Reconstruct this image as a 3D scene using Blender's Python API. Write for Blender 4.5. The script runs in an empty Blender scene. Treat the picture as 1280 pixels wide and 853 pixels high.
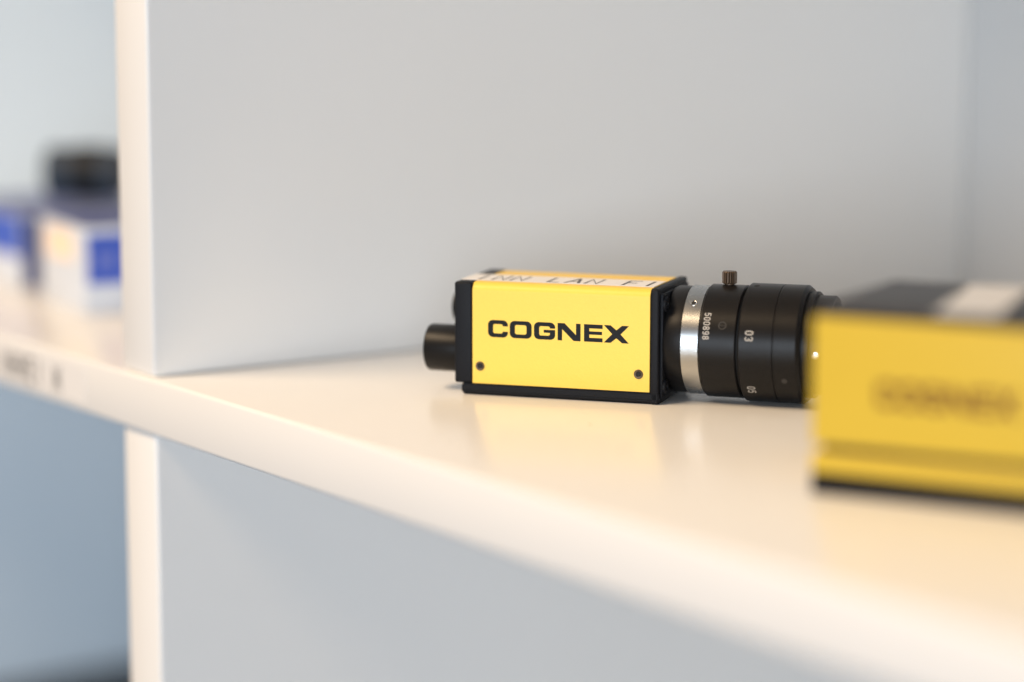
import bpy, bmesh, math, random
from mathutils import Vector, Matrix
random.seed(4)
MM = 0.001
scene = bpy.context.scene
COL = scene.collection

# ------------------------------------------------------------------ camera
Z0 = 366.0                                   # shelf top above the foot of the shelf unit (mm)
PITCH, AX = math.radians(8.534), math.radians(34.688)
fwd = Vector((-math.cos(AX)*math.cos(PITCH), math.sin(AX)*math.cos(PITCH), -math.sin(PITCH)))
right = Vector((math.sin(AX), math.cos(AX), 0))
upv = right.cross(fwd)
cam_d = bpy.data.cameras.new('camera'); cam = bpy.data.objects.new('camera', cam_d); COL.objects.link(cam)
rot = Matrix((right, upv, -fwd)).transposed()
cam.matrix_world = Matrix.Translation((0, 0, (110+Z0)*MM)) @ rot.to_4x4()
cam_d.sensor_width = 36; cam_d.lens = 85; cam_d.clip_start = 0.02; cam_d.clip_end = 50
cam_d.dof.use_dof = True
cam_d.dof.focus_distance = 0.632
cam_d.dof.aperture_fstop = 3.0
scene.camera = cam

# ------------------------------------------------------------------ light
w = bpy.data.worlds.new('World'); scene.world = w; w.use_nodes = True
bg = w.node_tree.nodes['Background']
bg.inputs['Color'].default_value = (0.80, 0.82, 1.0, 1); bg.inputs['Strength'].default_value = 0.10
def area(name, loc, target, size, energy, col):
    d = bpy.data.lights.new(name, 'AREA'); d.shape = 'RECTANGLE'; d.size, d.size_y = size
    d.energy = energy; d.color = col
    o = bpy.data.objects.new(name, d); COL.objects.link(o); o.location = loc
    o.rotation_euler = (Vector(target)-Vector(loc)).to_track_quat('-Z', 'Y').to_euler()
    return o
area('window_light', (1.2, -1.7, 0.36+0.20), (-0.5, 0.4, 0.36), (2.4, 0.9), 58, (0.77, 0.88, 1.0))
area('ceiling_light', (-0.92, -0.86, 0.36+1.42), (-0.6, 0.35, 0.366), (1.2, 0.5), 47, (1.0, 0.745, 0.48))
vs = scene.view_settings
vs.view_transform = 'Standard'; vs.look = 'None'; vs.exposure = 0.0; vs.gamma = 1.0; vs.use_curve_mapping = False

# ------------------------------------------------------------------ pixel helper (1280x853 photo)
F = 85/36*1280
def at(px, py, z):
    """point (mm, shelf top = 0) where the photo pixel meets the level plane z"""
    d = fwd*F + right*(px-640) - upv*(py-426.5)
    t = (z-110)/d.z
    return Vector((d.x*t, d.y*t, z))

# ------------------------------------------------------------------ materials
def mat(name, base, rough=0.5, metallic=0.0, spec=0.5, bump=0.0, bump_scale=2000, var=0.0, var_scale=60, rvar=0.0, coat=0.0, specks=False):
    m = bpy.data.materials.new(name); m.use_nodes = True
    nt = m.node_tree; b = nt.nodes['Principled BSDF']
    b.inputs['Base Color'].default_value = (*base, 1); b.inputs['Roughness'].default_value = rough
    b.inputs['Metallic'].default_value = metallic; b.inputs['Specular IOR Level'].default_value = spec
    b.inputs['Coat Weight'].default_value = coat; b.inputs['Coat Roughness'].default_value = 0.15
    tc = nt.nodes.new('ShaderNodeTexCoord')
    def noise(scale, detail=4):
        n = nt.nodes.new('ShaderNodeTexNoise'); n.inputs['Scale'].default_value = scale; n.inputs['Detail'].default_value = detail
        nt.links.new(tc.outputs['Object'], n.inputs['Vector']); return n
    col_out = None
    if var > 0:
        n = noise(var_scale); r = nt.nodes.new('ShaderNodeMix'); r.data_type = 'RGBA'
        r.inputs['A'].default_value = (*[c*(1-var) for c in base], 1)
        r.inputs['B'].default_value = (*[min(1, c*(1+var)) for c in base], 1)
        nt.links.new(n.outputs['Fac'], r.inputs['Factor']); col_out = r.outputs['Result']
    if specks:
        v = nt.nodes.new('ShaderNodeTexVoronoi'); v.inputs['Scale'].default_value = 62
        nt.links.new(tc.outputs['Object'], v.inputs['Vector'])
        lt = nt.nodes.new('ShaderNodeMath'); lt.operation = 'LESS_THAN'; lt.inputs[1].default_value = 0.026
        nt.links.new(v.outputs['Distance'], lt.inputs[0])
        mx = nt.nodes.new('ShaderNodeMix'); mx.data_type = 'RGBA'
        mx.inputs['A'].default_value = (*base, 1); mx.inputs['B'].default_value = (0.22, 0.19, 0.16, 1)
        if col_out: nt.links.new(col_out, mx.inputs['A'])
        nt.links.new(lt.outputs[0], mx.inputs['Factor']); col_out = mx.outputs['Result']
    if col_out: nt.links.new(col_out, b.inputs['Base Color'])
    if rvar > 0:
        n = noise(var_scale*2.3); mr = nt.nodes.new('ShaderNodeMapRange')
        mr.inputs['To Min'].default_value = max(0.02, rough-rvar); mr.inputs['To Max'].default_value = rough+rvar
        nt.links.new(n.outputs['Fac'], mr.inputs['Value']); nt.links.new(mr.outputs['Result'], b.inputs['Roughness'])
    if bump > 0:
        n = noise(bump_scale, 3); bp = nt.nodes.new('ShaderNodeBump'); bp.inputs['Strength'].default_value = bump
        bp.inputs['Distance'].default_value = 0.0001
        nt.links.new(n.outputs['Fac'], bp.inputs['Height']); nt.links.new(bp.outputs['Normal'], b.inputs['Normal'])
    return m
M = dict(
    melamine=mat('white_melamine', (0.80, 0.79, 0.77), 0.30, bump=0.10, bump_scale=900, var=0.015, var_scale=14, rvar=0.04),
    shelf=mat('white_melamine_shelf', (0.80, 0.79, 0.77), 0.24, bump=0.08, bump_scale=900, var=0.015, var_scale=14, rvar=0.04, specks=True),
    panel_blue=mat('pale_blue_laminate', (0.77, 0.87, 0.95), 0.35, bump=0.10, bump_scale=900, var=0.015, var_scale=14),
    backing=mat('white_backing_board', (0.56, 0.56, 0.555), 0.55, bump=0.1, bump_scale=700),
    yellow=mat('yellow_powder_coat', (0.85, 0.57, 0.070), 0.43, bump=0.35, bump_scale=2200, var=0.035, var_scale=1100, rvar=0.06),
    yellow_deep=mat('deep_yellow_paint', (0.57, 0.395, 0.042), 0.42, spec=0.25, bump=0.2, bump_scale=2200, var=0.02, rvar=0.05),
    black=mat('black_textured_paint', (0.009, 0.010, 0.013), 0.48, spec=0.13, bump=0.55, bump_scale=3200, var=0.25, var_scale=1500),
    anod=mat('black_anodised', (0.008, 0.0075, 0.0075), 0.36, spec=0.16, bump=0.12, bump_scale=4000, rvar=0.05),
    anod_gloss=mat('black_anodised_satin', (0.009, 0.008, 0.0075), 0.32, spec=0.19, bump=0.06, bump_scale=4000, rvar=0.04),
    brown=mat('dark_bronze_anodised', (0.10, 0.066, 0.042), 0.42, metallic=0.5),
    gap=mat('matt_black_groove', (0.006, 0.006, 0.006), 0.7),
    alu=mat('machined_aluminium', (0.43, 0.43, 0.42), 0.27, metallic=1.0, rvar=0.05, bump=0.05, bump_scale=3000),
    steel=mat('bright_steel', (0.85, 0.84, 0.80), 0.16, metallic=1.0),
    screw=mat('black_oxide_screw', (0.085, 0.055, 0.030), 0.4, metallic=0.4),
    ink=mat('black_print', (0.008, 0.009, 0.010), 0.45, spec=0.15),
    ink_brown=mat('brown_print', (0.16, 0.068, 0.014), 0.5, spec=0.2),
    fill=mat('white_engraving_paint', (0.40, 0.375, 0.34), 0.6),
    faint=mat('worn_grey_engraving', (0.030, 0.026, 0.023), 0.6),
    tape=mat('white_label_tape', (0.78, 0.76, 0.74), 0.38, var=0.02),
    tape2=mat('grey_label_tape', (0.66, 0.65, 0.64), 0.35, var=0.02),
    tape_ink=mat('label_tape_print', (0.06, 0.055, 0.05), 0.45),
    grey=mat('dark_grey_cast_lid', (0.028, 0.028, 0.031), 0.45, spec=0.3, bump=0.4, bump_scale=2400),
    glass=mat('coated_lens_glass', (0.01, 0.012, 0.02), 0.03, coat=1.0),
    cardw=mat('white_glossy_card', (0.58, 0.63, 0.71), 0.40, var=0.02),
    cardb=mat('blue_printed_card', (0.025, 0.085, 0.50), 0.38, var=0.05),
    cardn=mat('navy_printed_card', (0.022, 0.035, 0.16), 0.40, var=0.05),
    cardg=mat('muted_blue_grey_card', (0.07, 0.085, 0.26), 0.45, var=0.05),
    cardo=mat('peach_highlight_card', (0.90, 0.70, 0.52), 0.45, var=0.03),  # warm light on white card, put into the colour
    cardp=mat('pale_blue_print', (0.14, 0.19, 0.55), 0.45),
    plastic=mat('black_plastic', (0.008, 0.009, 0.011), 0.45, spec=0.2, bump=0.2),
    slate=mat('slate_blue_rubber', (0.030, 0.042, 0.060), 0.55, spec=0.2),
)

# ------------------------------------------------------------------ mesh helpers (input in mm)
def link(name, bm, m, parent=None, smooth=False, loc=None):
    me = bpy.data.meshes.new(name)
    for v in bm.verts: v.co *= MM
    bmesh.ops.recalc_face_normals(bm, faces=bm.faces[:])
    bm.to_mesh(me); bm.free()
    me.materials.append(M[m])
    if smooth:
        for p in me.polygons: p.use_smooth = True
        me.set_sharp_from_angle(angle=math.radians(smooth if smooth is not True else 35))
    o = bpy.data.objects.new(name, me); COL.objects.link(o)
    if parent: o.parent = parent
    if loc is not None: o.location = loc
    return o
def box(x0, x1, y0, y1, z0, z1, bev=0.0, seg=2):
    bm = bmesh.new()
    bmesh.ops.create_cube(bm, size=1)
    for v in bm.verts:
        v.co = Vector((x0 if v.co.x < 0 else x1, y0 if v.co.y < 0 else y1, z0 if v.co.z < 0 else z1))
    if bev: bmesh.ops.bevel(bm, geom=bm.edges[:], offset=bev, segments=seg, profile=0.5, affect='EDGES')
    return bm
def lathe(profile, n=96, origin=(0, 0, 0), ax='x'):
    """profile: list of (a, r) along the axis; r=0 closes"""
    bm = bmesh.new(); rings = []
    for a, r in profile:
        if r <= 1e-6:
            rings.append([bm.verts.new((a, 0, 0))]); continue
        rings.append([bm.verts.new((a, r*math.cos(2*math.pi*i/n), r*math.sin(2*math.pi*i/n))) for i in range(n)])
    for A, B in zip(rings, rings[1:]):
        for i in range(n):
            j = (i+1) % n
            if len(A) == 1: bm.faces.new((A[0], B[i], B[j]))
            elif len(B) == 1: bm.faces.new((A[i], A[j], B[0]))
            else: bm.faces.new((A[i], A[j], B[j], B[i]))
    if ax == 'z': bmesh.ops.rotate(bm, verts=bm.verts, cent=(0, 0, 0), matrix=Matrix.Rotation(-math.pi/2, 3, 'Y'))
    if ax == 'y': bmesh.ops.rotate(bm, verts=bm.verts, cent=(0, 0, 0), matrix=Matrix.Rotation(math.pi/2, 3, 'Z'))
    bmesh.ops.translate(bm, verts=bm.verts, vec=origin)
    return bm
def ring_solid(a0, a1, r, r_in=0.0, c=0.35):
    p = [(a0, r_in), (a0, r-c), (a0+c*0.3, r-c*0.3), (a0+c, r), (a1-c, r), (a1-c*0.3, r-c*0.3), (a1, r-c), (a1, r_in)]
    return p
def empty(name, loc, rz, label, cat, group=None):
    o = bpy.data.objects.new(name, None); COL.objects.link(o)
    o.location = loc; o.rotation_euler = (0, 0, rz); o.empty_display_size = 0.02
    o['label'] = label; o['category'] = cat
    if group: o['group'] = group
    return o
def tag(o, label, cat, group=None):
    o['label'] = label; o['category'] = cat
    if group: o['group'] = group

# ---- letters -------------------------------------------------------
def rr_path(w, h, r, k=7):
    """rounded rectangle, counter-clockwise, starting at the right side's upper arc: TR, TL, BL, BR"""
    out = []
    for cx, cy, a0 in ((w-r, h-r, 0), (r, h-r, 90), (r, r, 180), (w-r, r, 270)):
        out.append([(cx+r*math.cos(math.radians(a0+90*i/k)), cy+r*math.sin(math.radians(a0+90*i/k))) for i in range(k+1)])
    return out
def wide_letters(bm, text, put, height):
    """bold extended capitals, built as faces; put(x, y) -> Vector; returns the width"""
    u = height/140.0; sv, sh, h = 42*u, 32*u, 140*u
    def face(pts): bm.faces.new([bm.verts.new(put(x, y)) for x, y in pts])
    def strip(A, B, closed=False):
        va = [bm.verts.new(put(*p)) for p in A]; vb = [bm.verts.new(put(*p)) for p in B]
        for i in range(len(va) if closed else len(va)-1):
            j = (i+1) % len(va); bm.faces.new((va[i], va[j], vb[j], vb[i]))
    def loops(x, w):
        o = [[(x+a, b) for a, b in arc] for arc in rr_path(w, h, 40*u)]
        i = [[(x+sv+a, sh+b) for a, b in arc] for arc in rr_path(w-2*sv, h-2*sh, 15*u)]
        return o, i
    X = {'C': (0, 163), 'O': (178, 178), 'G': (375, 171), 'N': (566, 184), 'E': (778, 148), 'X': (936, 199)}
    for ch in text:
        x, w = X[ch][0]*u, X[ch][1]*u
        if ch in 'COG':
            o, i = loops(x, w)
            if ch == 'O': strip(sum(o, []), sum(i, []), True)
            else:
                y1 = 0.655*h; y0 = 0.345*h if ch == 'C' else 0.40*h
                strip([(x+w, y1)]+sum(o, [])+[(x+w, y0)], [(x+w-sv, y1)]+sum(i, [])+[(x+w-sv, y0)])
                if ch == 'G': face([(x+0.46*w, 0.40*h), (x+w, 0.40*h), (x+w, 0.57*h), (x+0.46*w, 0.57*h)])
        elif ch == 'N':
            face([(x, 0), (x, h), (x+56*u, h), (x+w-36*u, 0.34*h), (x+w-36*u, h), (x+w, h), (x+w, 0), (x+w-56*u, 0), (x+36*u, 0.66*h), (x+36*u, 0)])
        elif ch == 'E':
            m0, m1 = 0.415*h, 0.60*h
            face([(x, 0), (x+w, 0), (x+w, sh), (x+sv, sh), (x+sv, m0), (x+w*0.97, m0), (x+w*0.97, m1), (x+sv, m1), (x+sv, h-sh), (x+w, h-sh), (x+w, h), (x, h)])
        elif ch == 'X':
            a = 54*u; c = w/2; m = h/2
            face([(x, 0), (x+a, 0), (x+c, m-32*u), (x+w-a, 0), (x+w, 0), (x+c+33*u, m), (x+w, h), (x+w-a, h), (x+c, m+32*u), (x+a, h), (x, h), (x+c-33*u, m)])
    return 1135*u
def arc(cx, cy, rx, ry, a0, a1, n=9):
    return [(cx+rx*math.cos(math.radians(a0+(a1-a0)*i/n)), cy+ry*math.sin(math.radians(a0+(a1-a0)*i/n))) for i in range(n+1)]
GL = {
 '0': [arc(.5, .72, .38, .28, 0, 180)+arc(.5, .28, .38, .28, 180, 360)+[(.88, .72)]],
 '3': [[(.12, .86)]+arc(.5, .74, .36, .26, 120, -80)+arc(.5, .26, .38, .27, 80, -140)],
 '5': [[(.86, 1), (.2, 1), (.15, .56)]+arc(.48, .33, .39, .32, 125, -145)],
 '8': [arc(.5, .75, .33, .25, -90, 270, 16), arc(.5, .25, .38, .25, 90, 450, 16)],
 '9': [arc(.5, .70, .37, .30, 0, 360, 16), [(.87, .70)]+arc(.48, .32, .39, .32, 10, -130)],
 'L': [[(.1, 1), (.1, 0), (.85, 0)]],
 'A': [[(.0, 0), (.48, 1), (.52, 1), (1, 0)], [(.2, .34), (.8, .34)]],
 'N': [[(.08, 0), (.08, 1), (.92, 0), (.92, 1)]],
 'F': [[(.1, 0), (.1, 1), (.88, 1)], [(.1, .54), (.75, .54)]],
 'I': [[(.5, 0), (.5, 1)]],
 'H': [[(.08, 0), (.08, 1)], [(.92, 0), (.92, 1)], [(.08, .5), (.92, .5)]],
 'M': [[(.05, 0), (.05, 1), (.5, .25), (.95, 1), (.95, 0)]],
 'E': [[(.88, 1), (.1, 1), (.1, 0), (.88, 0)], [(.1, .52), (.78, .52)]],
 ' ': [],
}
def stroke_text(bm, text, put, hgt, wid, adv, th):
    """put(x, y, lift) -> Vector"""
    k = 0
    for ci, ch in enumerate(text):
        for pl in GL[ch]:
            P = [(ci*adv+x*wid, y*hgt) for x, y in pl]
            closed = len(P) > 3 and math.dist(P[0], P[-1]) < 1e-6
            if closed: P = P[:-1]
            L, R, n = [], [], len(P)
            for i, p in enumerate(P):
                a = P[(i-1) % n] if (closed or i > 0) else None
                b = P[(i+1) % n] if (closed or i < n-1) else None
                def nrm(s, e):
                    d = math.dist(s, e) or 1e-9; return (-(e[1]-s[1])/d, (e[0]-s[0])/d)
                n1 = nrm(a, p) if a else nrm(p, b); n2 = nrm(p, b) if b else nrm(a, p)
                mx, my = n1[0]+n2[0], n1[1]+n2[1]; l = math.hypot(mx, my) or 1
                mx, my = mx/l, my/l; c = max(0.45, mx*n1[0]+my*n1[1]); s = th/2/c
                ex = ey = 0
                if not a: dx, dy = n1[1], -n1[0]; ex, ey = -dx*th*.4, -dy*th*.4
                if not b: dx, dy = n1[1], -n1[0]; ex, ey = dx*th*.4, dy*th*.4
                lift = 0.004*k
                L.append(bm.verts.new(put(p[0]+mx*s+ex, p[1]+my*s+ey, lift))); R.append(bm.verts.new(put(p[0]-mx*s+ex, p[1]-my*s+ey, lift)))
            for i in range(n if closed else n-1):
                j = (i+1) % n; bm.faces.new((L[i], L[j], R[j], R[i]))
            k = (k+1) % 3

# ================================================================== shelf unit
DX, FY, BY = -602.7, 294.3, 610.0           # divider face, front edge, back board
unit = empty('shelf_unit', (DX*MM, FY*MM, 0), 0, 'white melamine shelf unit with open compartments and a thick upright divider', 'shelf unit')
def sh(name, x0, x1, y0, y1, z0, z1, m='melamine', bev=1.2):
    return link(name, box(x0-DX, x1-DX, y0-FY, y1-FY, z0+Z0, z1+Z0, bev, 3), m, unit, 40)
XL, XR = -1030.0, 170.0
sh('shelf_board', XL+.1, XR-.1, FY, BY-.1, -16, 0, 'shelf', 1.1)
sh('bottom_board', XL+.1, XR-.1, FY, BY-.1, -366, -350)
sh('top_board', XL+.1, XR-.1, FY, BY-.1, 300, 316)
sh('divider', DX-20, DX, FY+1.6, BY-.1, 0.05, 299.95)
sh('divider', DX-20, DX, FY+1.6, BY-.1, -349.95, -16.05)
sh('side_panel', XL-20, XL, FY-.5, BY+4, -366, 316, 'panel_blue')
sh('side_panel', XR, XR+20, FY-.5, BY+4, -366, 316)
sh('back_panel', XL+.1, XR-.1, BY, BY+3.5, -365.8, 315.8, 'backing', 0)
# printed strip on the shelf edge
p0 = at(84, 485, -8); tx1 = p0.x; tx0 = tx1-76
def edge_pt(x): return x-DX
tape = link('edge_label', box(edge_pt(tx0), edge_pt(tx1), -0.12, 0.02, Z0-13.6, Z0-2.6, 0), 'tape', unit)
bm = bmesh.new()
def put_edge(x, y, l): return Vector((edge_pt(tx1-60)+x, -0.17-l, Z0-12.0+y))
stroke_text(bm, 'MHHEI M', put_edge, 7.2, 4.2, 6.4, 1.1)
link('edge_lettering', bm, 'tape_ink', tape)

# ================================================================== compact yellow camera with lens
O1 = Vector((-487.89, 384.54, 0)); RZ = math.radians(37.08)
vc = empty('vision_camera', (O1.x*MM, O1.y*MM, Z0*MM), RZ,
           'small yellow box camera with black end plates and a long black lens on the shelf', 'camera')
def tube_profile(cx0, cx1, pts):            # extrude a (y,z) outline along x
    bm = bmesh.new()
    A = [bm.verts.new((cx0, y, z)) for y, z in pts]; B = [bm.verts.new((cx1, y, z)) for y, z in pts]
    n = len(pts)
    for i in range(n): bm.faces.new((A[i], A[(i+1) % n], B[(i+1) % n], B[i]))
    bm.faces.new(A); bm.faces.new(B)
    return bm
W, HB = 30.0, 30.4
link('housing', box(-54.0, -0.6, 0.9, W-0.9, 0.6, 29.4, 0.5), 'black', vc, 40)
# base: trough with chamfered lower edges
ch = 1.0
base_pts = [(ch, 0.05), (W-ch, 0.05), (W, 0.05+ch), (W, 3.05), (0, 3.05), (0, 0.05+ch)]
bm = tube_profile(-54.8, -0.4, base_pts)
bmesh.ops.bevel(bm, geom=[e for e in bm.edges], offset=0.3, segments=2, affect='EDGES')
link('base', bm, 'black', vc, 40)
# wrap-round yellow cover
def cover_outline(y0, y1, zb, zt, r, t, k=8):
    outer = [(y0, zb)]+[(y0+r-r*math.cos(math.radians(90*i/k)), zt-r+r*math.sin(math.radians(90*i/k))) for i in range(k+1)]
    outer += [(y1-r+r*math.sin(math.radians(90*i/k)), zt-r+r*math.cos(math.radians(90*i/k))) for i in range(k+1)]+[(y1, zb)]
    ri = r-t
    inner = [(y1-t, zb)]+[(y1-r+ri*math.cos(math.radians(90*i/k)), zt-r+ri*math.sin(math.radians(90*i/k))) for i in range(k+1)]
    inner += [(y0+r-ri*math.sin(math.radians(90*i/k)), zt-r+ri*math.cos(math.radians(90*i/k))) for i in range(k+1)]+[(y0+t, zb)]
    return outer+inner
bm = tube_profile(-51.65, -2.95, cover_outline(0.12, W-0.12, 3.25, 30.3, 2.4, 0.7))
cover = link('cover', bm, 'yellow', vc, 30)
# lettering on the cover, local x runs to the right
bm = bmesh.new()
wide_letters(bm, 'COGNEX', lambda x, y: Vector((-47.3+x*38.75/(4.6/140*1135), 0.07, 15.85+y)), 4.6)
link('lettering', bm, 'ink', cover)
for sx in (-49.55, -5.9):
    link('screw', lathe([(.04, .70), (-.05, .8), (-.09, 1.08), (.0, 1.25), (.6, 1.25)], 40, (sx, 0, 7.9), 'y'), 'screw', cover, 30)
    link('recess', lathe([(.06, 0), (.05, .72)], 32, (sx, 0, 7.9), 'y'), 'ink', cover)
    bm = bmesh.new()
    for q in range(2):
        c_ = [(-.62, -.15), (.62, -.15), (.62, .15), (-.62, .15)]
        f = [bm.verts.new((sx+(a if q == 0 else b), 0.03+0.004*q, 7.9+(b if q == 0 else a))) for a, b in c_]
        bm.faces.new(f)
    link('slot', bm, 'gap', cover)
# front plate with rounded corners and recessed face
link('front_plate', box(-2.85, -0.55, 0, W, 0.1, HB, 0.55, 3), 'black', vc, 40)
bm = box(-0.75, 0.25, 1.5, W-1.5, 1.6, HB-1.4, 0.4, 2)
fr = link('front_face', bm, 'black', vc, 40)
for cy in (3.4, W-3.4):
    for cz in (4.4, HB-4.2):
        link('corner_boss', lathe([(.2, 0), (.2, 2.0), (.75, 2.0), (.95, 1.75), (.95, 1.1), (.55, .95), (.55, 0)], 24, (0, cy, cz)), 'black', fr, 35)
# rear plate, overhanging the base
bm = box(-56.75, -51.8, 0, W, 3.15, 30.32, 0.6, 3)
rear = link('rear_plate', bm, 'black', vc, 40)
link('power_connector', lathe([(-56.7, 0), (-56.7, 6.35), (-65.9, 6.35), (-66.4, 6.15), (-66.65, 5.7), (-66.65, 5.0), (-64.0, 4.8), (-64.0, 0)], 64, (0, 8.2, 11.15)), 'anod', rear, 30)
link('network_connector', lathe([(-56.7, 0), (-56.7, 5.0), (-58.3, 5.0), (-58.5, 4.3), (-63.2, 4.3), (-63.7, 4.1), (-63.9, 3.7), (-63.9, 3.2), (-61, 3.1), (-61, 0)], 56, (0, 21.8, 20.8)), 'anod', rear, 30)
# tape label across the top
lab = link('top_label', box(-56.5, -3.1, 4.4, 17.0, 30.33, 30.42, 0), 'tape', vc)
bm = bmesh.new()
stroke_text(bm, 'INN LAN FI', lambda x, y, l: Vector((-53.6+x, 6.0+y, 30.45+l)), 8.6, 3.7, 5.15, 0.8)
link('label_lettering', bm, 'tape_ink', lab)

# lens
AY, AZ = 15.0, 15.6
lens = link('lens', lathe([(0.1, 0), (0.1, 13.6), (1.0, 14.1), (4.95, 14.1), (4.95, 0)], 128, (0, AY, AZ)), 'anod', vc, 30)
O = (0, AY, AZ)
link('mount_ring', lathe([(4.9, 0), (4.9, 14.15), (5.1, 14.38), (9.6, 14.38), (9.8, 14.15), (9.8, 0)], 128, O), 'alu', lens, 25)
link('iris_ring', lathe([(9.75, 0), (9.75, 14.3), (10.15, 14.85), (19.35, 14.85), (19.65, 14.5), (19.65, 0)], 128, O), 'anod_gloss', lens, 25)
link('neck', lathe([(19.5, 0), (19.5, 13.9), (21.0, 13.9), (21.0, 0)], 96, O), 'gap', lens, 25)
link('focus_ring', lathe([(20.2, 0), (20.2, 14.9), (20.7, 15.5), (29.25, 15.5), (29.4, 15.3), (29.55, 15.3), (29.7, 15.5),
                          (35.4, 15.5), (36.4, 14.7), (36.4, 0)], 128, O), 'anod_gloss', lens, 20)
link('filter_ring', lathe([(36.2, 0), (36.2, 13.95), (38.2, 13.95), (38.45, 13.7), (38.45, 13.0), (42.6, 13.0), (43.0, 12.6), (43.0, 11.6), (40.6, 11.0), (40.6, 0)], 112, O), 'anod', lens, 25)
link('front_glass', lathe([(40.7, 10.9), (41.6, 7.5), (42.0, 3.5), (42.1, 0)], 64, O), 'glass', lens, 50)
# knurled lock knob
bm = bmesh.new(); n = 54
prof = [(29.6+0.9, 1.35), (30.75, 1.35), (30.8, 1.75), (31.05, 1.95), (33.75, 1.95), (34.05, 1.7), (34.05, 0.0)]
rings = []
for z, r in prof:
    if r == 0: rings.append([bm.verts.new((14.6, AY, z))]); continue
    rings.append([bm.verts.new((14.6+(r*(1 if i % 3 else .80) if r > 1.9 else r)*math.cos(2*math.pi*i/n),
                                AY+(r*(1 if i % 3 else .80) if r > 1.9 else r)*math.sin(2*math.pi*i/n), z)) for i in range(n)])
for A, B in zip(rings, rings[1:]):
    for i in range(n):
        j = (i+1) % n
        bm.faces.new((A[i], A[j], B[0])) if len(B) == 1 else bm.faces.new((A[i], A[j], B[j], B[i]))
link('lock_knob', bm, 'brown', lens)
def on_cyl(a, th, r):
    t = math.radians(th); return Vector((a, AY-r*math.cos(t), AZ+r*math.sin(t)))
def radial(name, a, th, r, prof, m, seg=28):
    bm = lathe(prof, seg)                    # profile axis = outward
    t = math.radians(th)
    out = Vector((0, -math.cos(t), math.sin(t))); e2 = Vector((1, 0, 0)); e3 = out.cross(e2)
    R = Matrix((out, e2, e3)).transposed()
    for v in bm.verts: v.co = R @ v.co + on_cyl(a, th, r)
    return link(name, bm, m, lens, 30)
def ring_text(text, a_base, th0, r, hgt, wid, adv, thk, m):
    bm = bmesh.new()
    def put(x, y, l): return on_cyl(a_base+y, th0-math.degrees(x/r), r+0.03+l*.5)
    stroke_text(bm, text, put, hgt, wid, adv, thk); link('engraved_numbers', bm, m, lens)
ring_text('500898', 11.05, 36.5, 14.85, 1.55, .95, 1.25, .25, 'fill')
ring_text('03', 22.4, 19.0, 15.5, 1.9, 1.15, 1.55, .30, 'fill')
ring_text('05', 22.4, -39.5, 15.5, 1.9, 1.15, 1.55, .30, 'fill')
radial('set_screw', 7.35, 49, 14.35, [(.10, .62), (.16, .85), (.02, .95), (-.3, .95)], 'steel')
radial('set_screw', 7.35, 49, 14.35, [(.11, 0), (.11, .63)], 'gap')
radial('set_screw', 22.6, 79, 15.45, [(.08, 0), (.08, .75), (-.2, .75)], 'gap')
radial('set_screw', 32.4, -30, 15.45, [(.07, 0), (.08, .75), (-.2, .75)], 'faint')
radial('emblem', 16.0, 23.5, 14.85, [(.03, .85), (.04, 1.05)], 'faint')
for k in range(3): radial('emblem', 15.5+.5*k, 23.5, 14.85, [(.03, 0), (.035, .14)], 'faint')
radial('thumb_screw', 40.4, -2, 12.9, [(0, .8), (1.2, .8), (1.5, 1.0), (1.9, .9), (2.0, .6), (2.0, 0)], 'steel')

# ================================================================== larger yellow camera in front
O2 = at(1012, 617, 0); RB = math.radians(27.0)
bc = empty('vision_camera', (O2.x*MM, O2.y*MM, Z0*MM), RB,
           'larger yellow camera block with dark lid, grooved side and pale tape label on top', 'camera')
LB, WB = 96.0, 50.0
link('foot_plate', box(0.1, LB-.1, 0.1, WB-.1, 0.05, 4.7, .35), 'black', bc, 40)
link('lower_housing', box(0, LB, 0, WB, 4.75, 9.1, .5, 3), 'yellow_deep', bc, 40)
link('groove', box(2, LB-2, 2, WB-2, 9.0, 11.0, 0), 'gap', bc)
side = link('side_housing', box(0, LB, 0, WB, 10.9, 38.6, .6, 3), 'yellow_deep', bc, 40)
lid = link('lid', box(.3, LB-.3, .3, WB-.3, 38.65, 41.0, .8, 3), 'grey', bc, 40)
bm = bmesh.new()
wide_letters(bm, 'COGNEX', lambda x, y: Vector((14.6+x*31.0/(5.6/140*1135), -0.06, 20.2+y)), 5.6)
link('lettering', bm, 'ink_brown', side)
bm = box(-6.7, 6.7, -1, WB+.5-1, 41.02, 41.12, 0)
bmesh.ops.rotate(bm, verts=bm.verts, cent=(0, 25, 41), matrix=Matrix.Rotation(math.radians(9), 3, 'Z'))
bmesh.ops.translate(bm, verts=bm.verts, vec=(29.5, 1.0, 0))
link('top_label', bm, 'tape2', bc)

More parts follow.
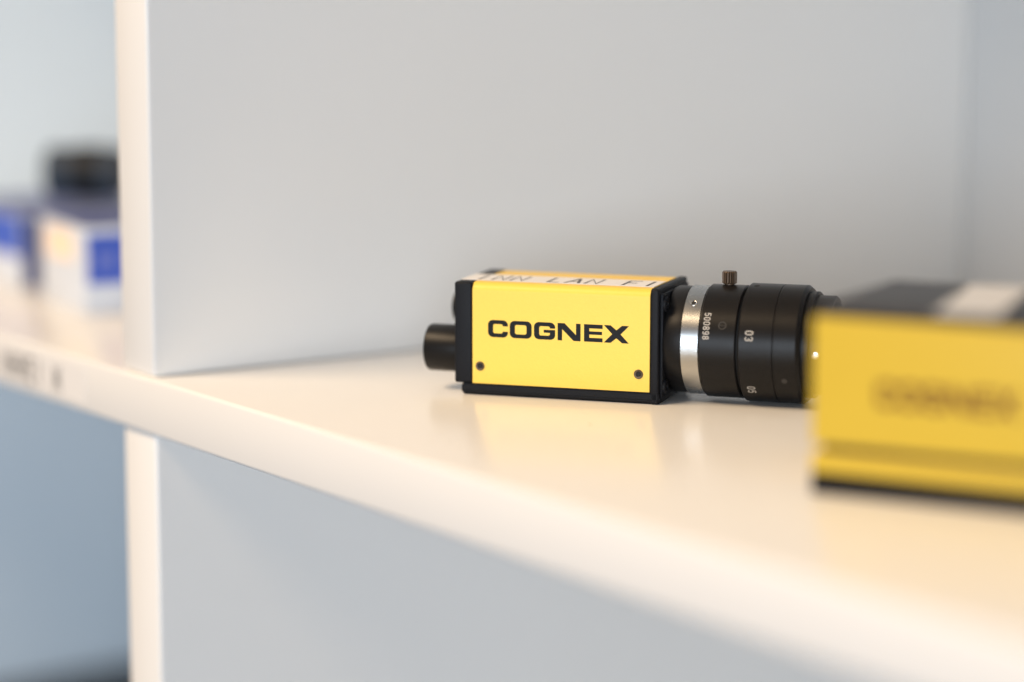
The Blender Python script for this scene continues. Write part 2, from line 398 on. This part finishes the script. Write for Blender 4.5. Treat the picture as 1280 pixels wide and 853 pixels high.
# ================================================================== things in the neighbouring compartment
C = at(108, 395, 0)
ba = empty('product_box', (C.x*MM, C.y*MM, Z0*MM), math.radians(-7), 'small white carton with blue printed end panel and painted warm highlight behind the divider', 'carton')
link('carton', box(-50, 0, 0, 56, .05, 29, .4), 'cardw', ba, 40)
link('blue_panel', box(-.2, .12, 0.8, 55, 10.2, 26.6, 0), 'cardb', ba)
for k in range(2): link('pale_print', box(.1, .2, 3.4+5*k, 6.2+5*k, 14.5, 21.5, 0), 'cardp', ba)
link('top_panel', box(-49.2, -.8, .8, 55.2, 28.9, 29.12, 0), 'cardg', ba)
link('painted_highlight', box(-42, -12, -.12, .1, 16.5, 26.5, 0), 'cardo', ba)  # painted highlight: peach sheet for the warm light on the white front
bb = empty('product_box', (-0.803, .3435, Z0*MM), math.radians(-3), 'low carton with blue upper half, white lower half and navy end', 'carton')
link('carton', box(-80, 0, 0, 60, .05, 26.5, .4), 'cardw', bb, 40)
link('blue_panel', box(-79.4, -.6, -.12, .1, 11.5, 25.9, 0), 'cardb', bb)
link('navy_end', box(-.1, .12, .5, 59.5, .6, 25.9, 0), 'cardn', bb)
link('top_panel', box(-79.4, -.6, .6, 59.4, 26.4, 26.62, 0), 'cardg', bb)
Lp = at(104, 250, 29)
bl = empty('spare_lens', (Lp.x*MM, Lp.y*MM, (Z0+29.15)*MM), math.radians(48), 'black cylindrical lens with slate grey end lying on top of the white and blue carton', 'lens')
r0 = 10.0
link('barrel', lathe([(-2, 0), (-2, r0-.5), (-1.5, r0), (8, r0), (8.3, r0-.6), (8.3, 0)], 64, (0, 0, r0)), 'plastic', bl, 30)
link('grip', lathe([(-12.5, 0), (-12.5, r0-1.2), (-12, r0-.6), (-2.1, r0-.6), (-2.1, 0)], 64, (0, 0, r0)), 'slate', bl, 30)
link('mount', lathe([(8.3, 0), (8.3, r0-.7), (15, r0-.7), (15.4, r0-1), (15.4, 0)], 64, (0, 0, r0)), 'slate', bl, 30)
# black case in the lower compartment
cs = empty('storage_case', (-0.95, .49, .016), 0, 'black storage case standing in the lower compartment beside the divider', 'case')
link('case_body', box(-72, 72, -110, 108, .1, 122, 4, 3), 'plastic', cs, 40)
link('case_lid', box(-74, 74, -112, 110, 122.1, 137, 4, 3), 'plastic', cs, 40)
link('latch', box(-14, 14, -115, -111.8, 112, 132, 1, 2), 'grey', cs, 40)
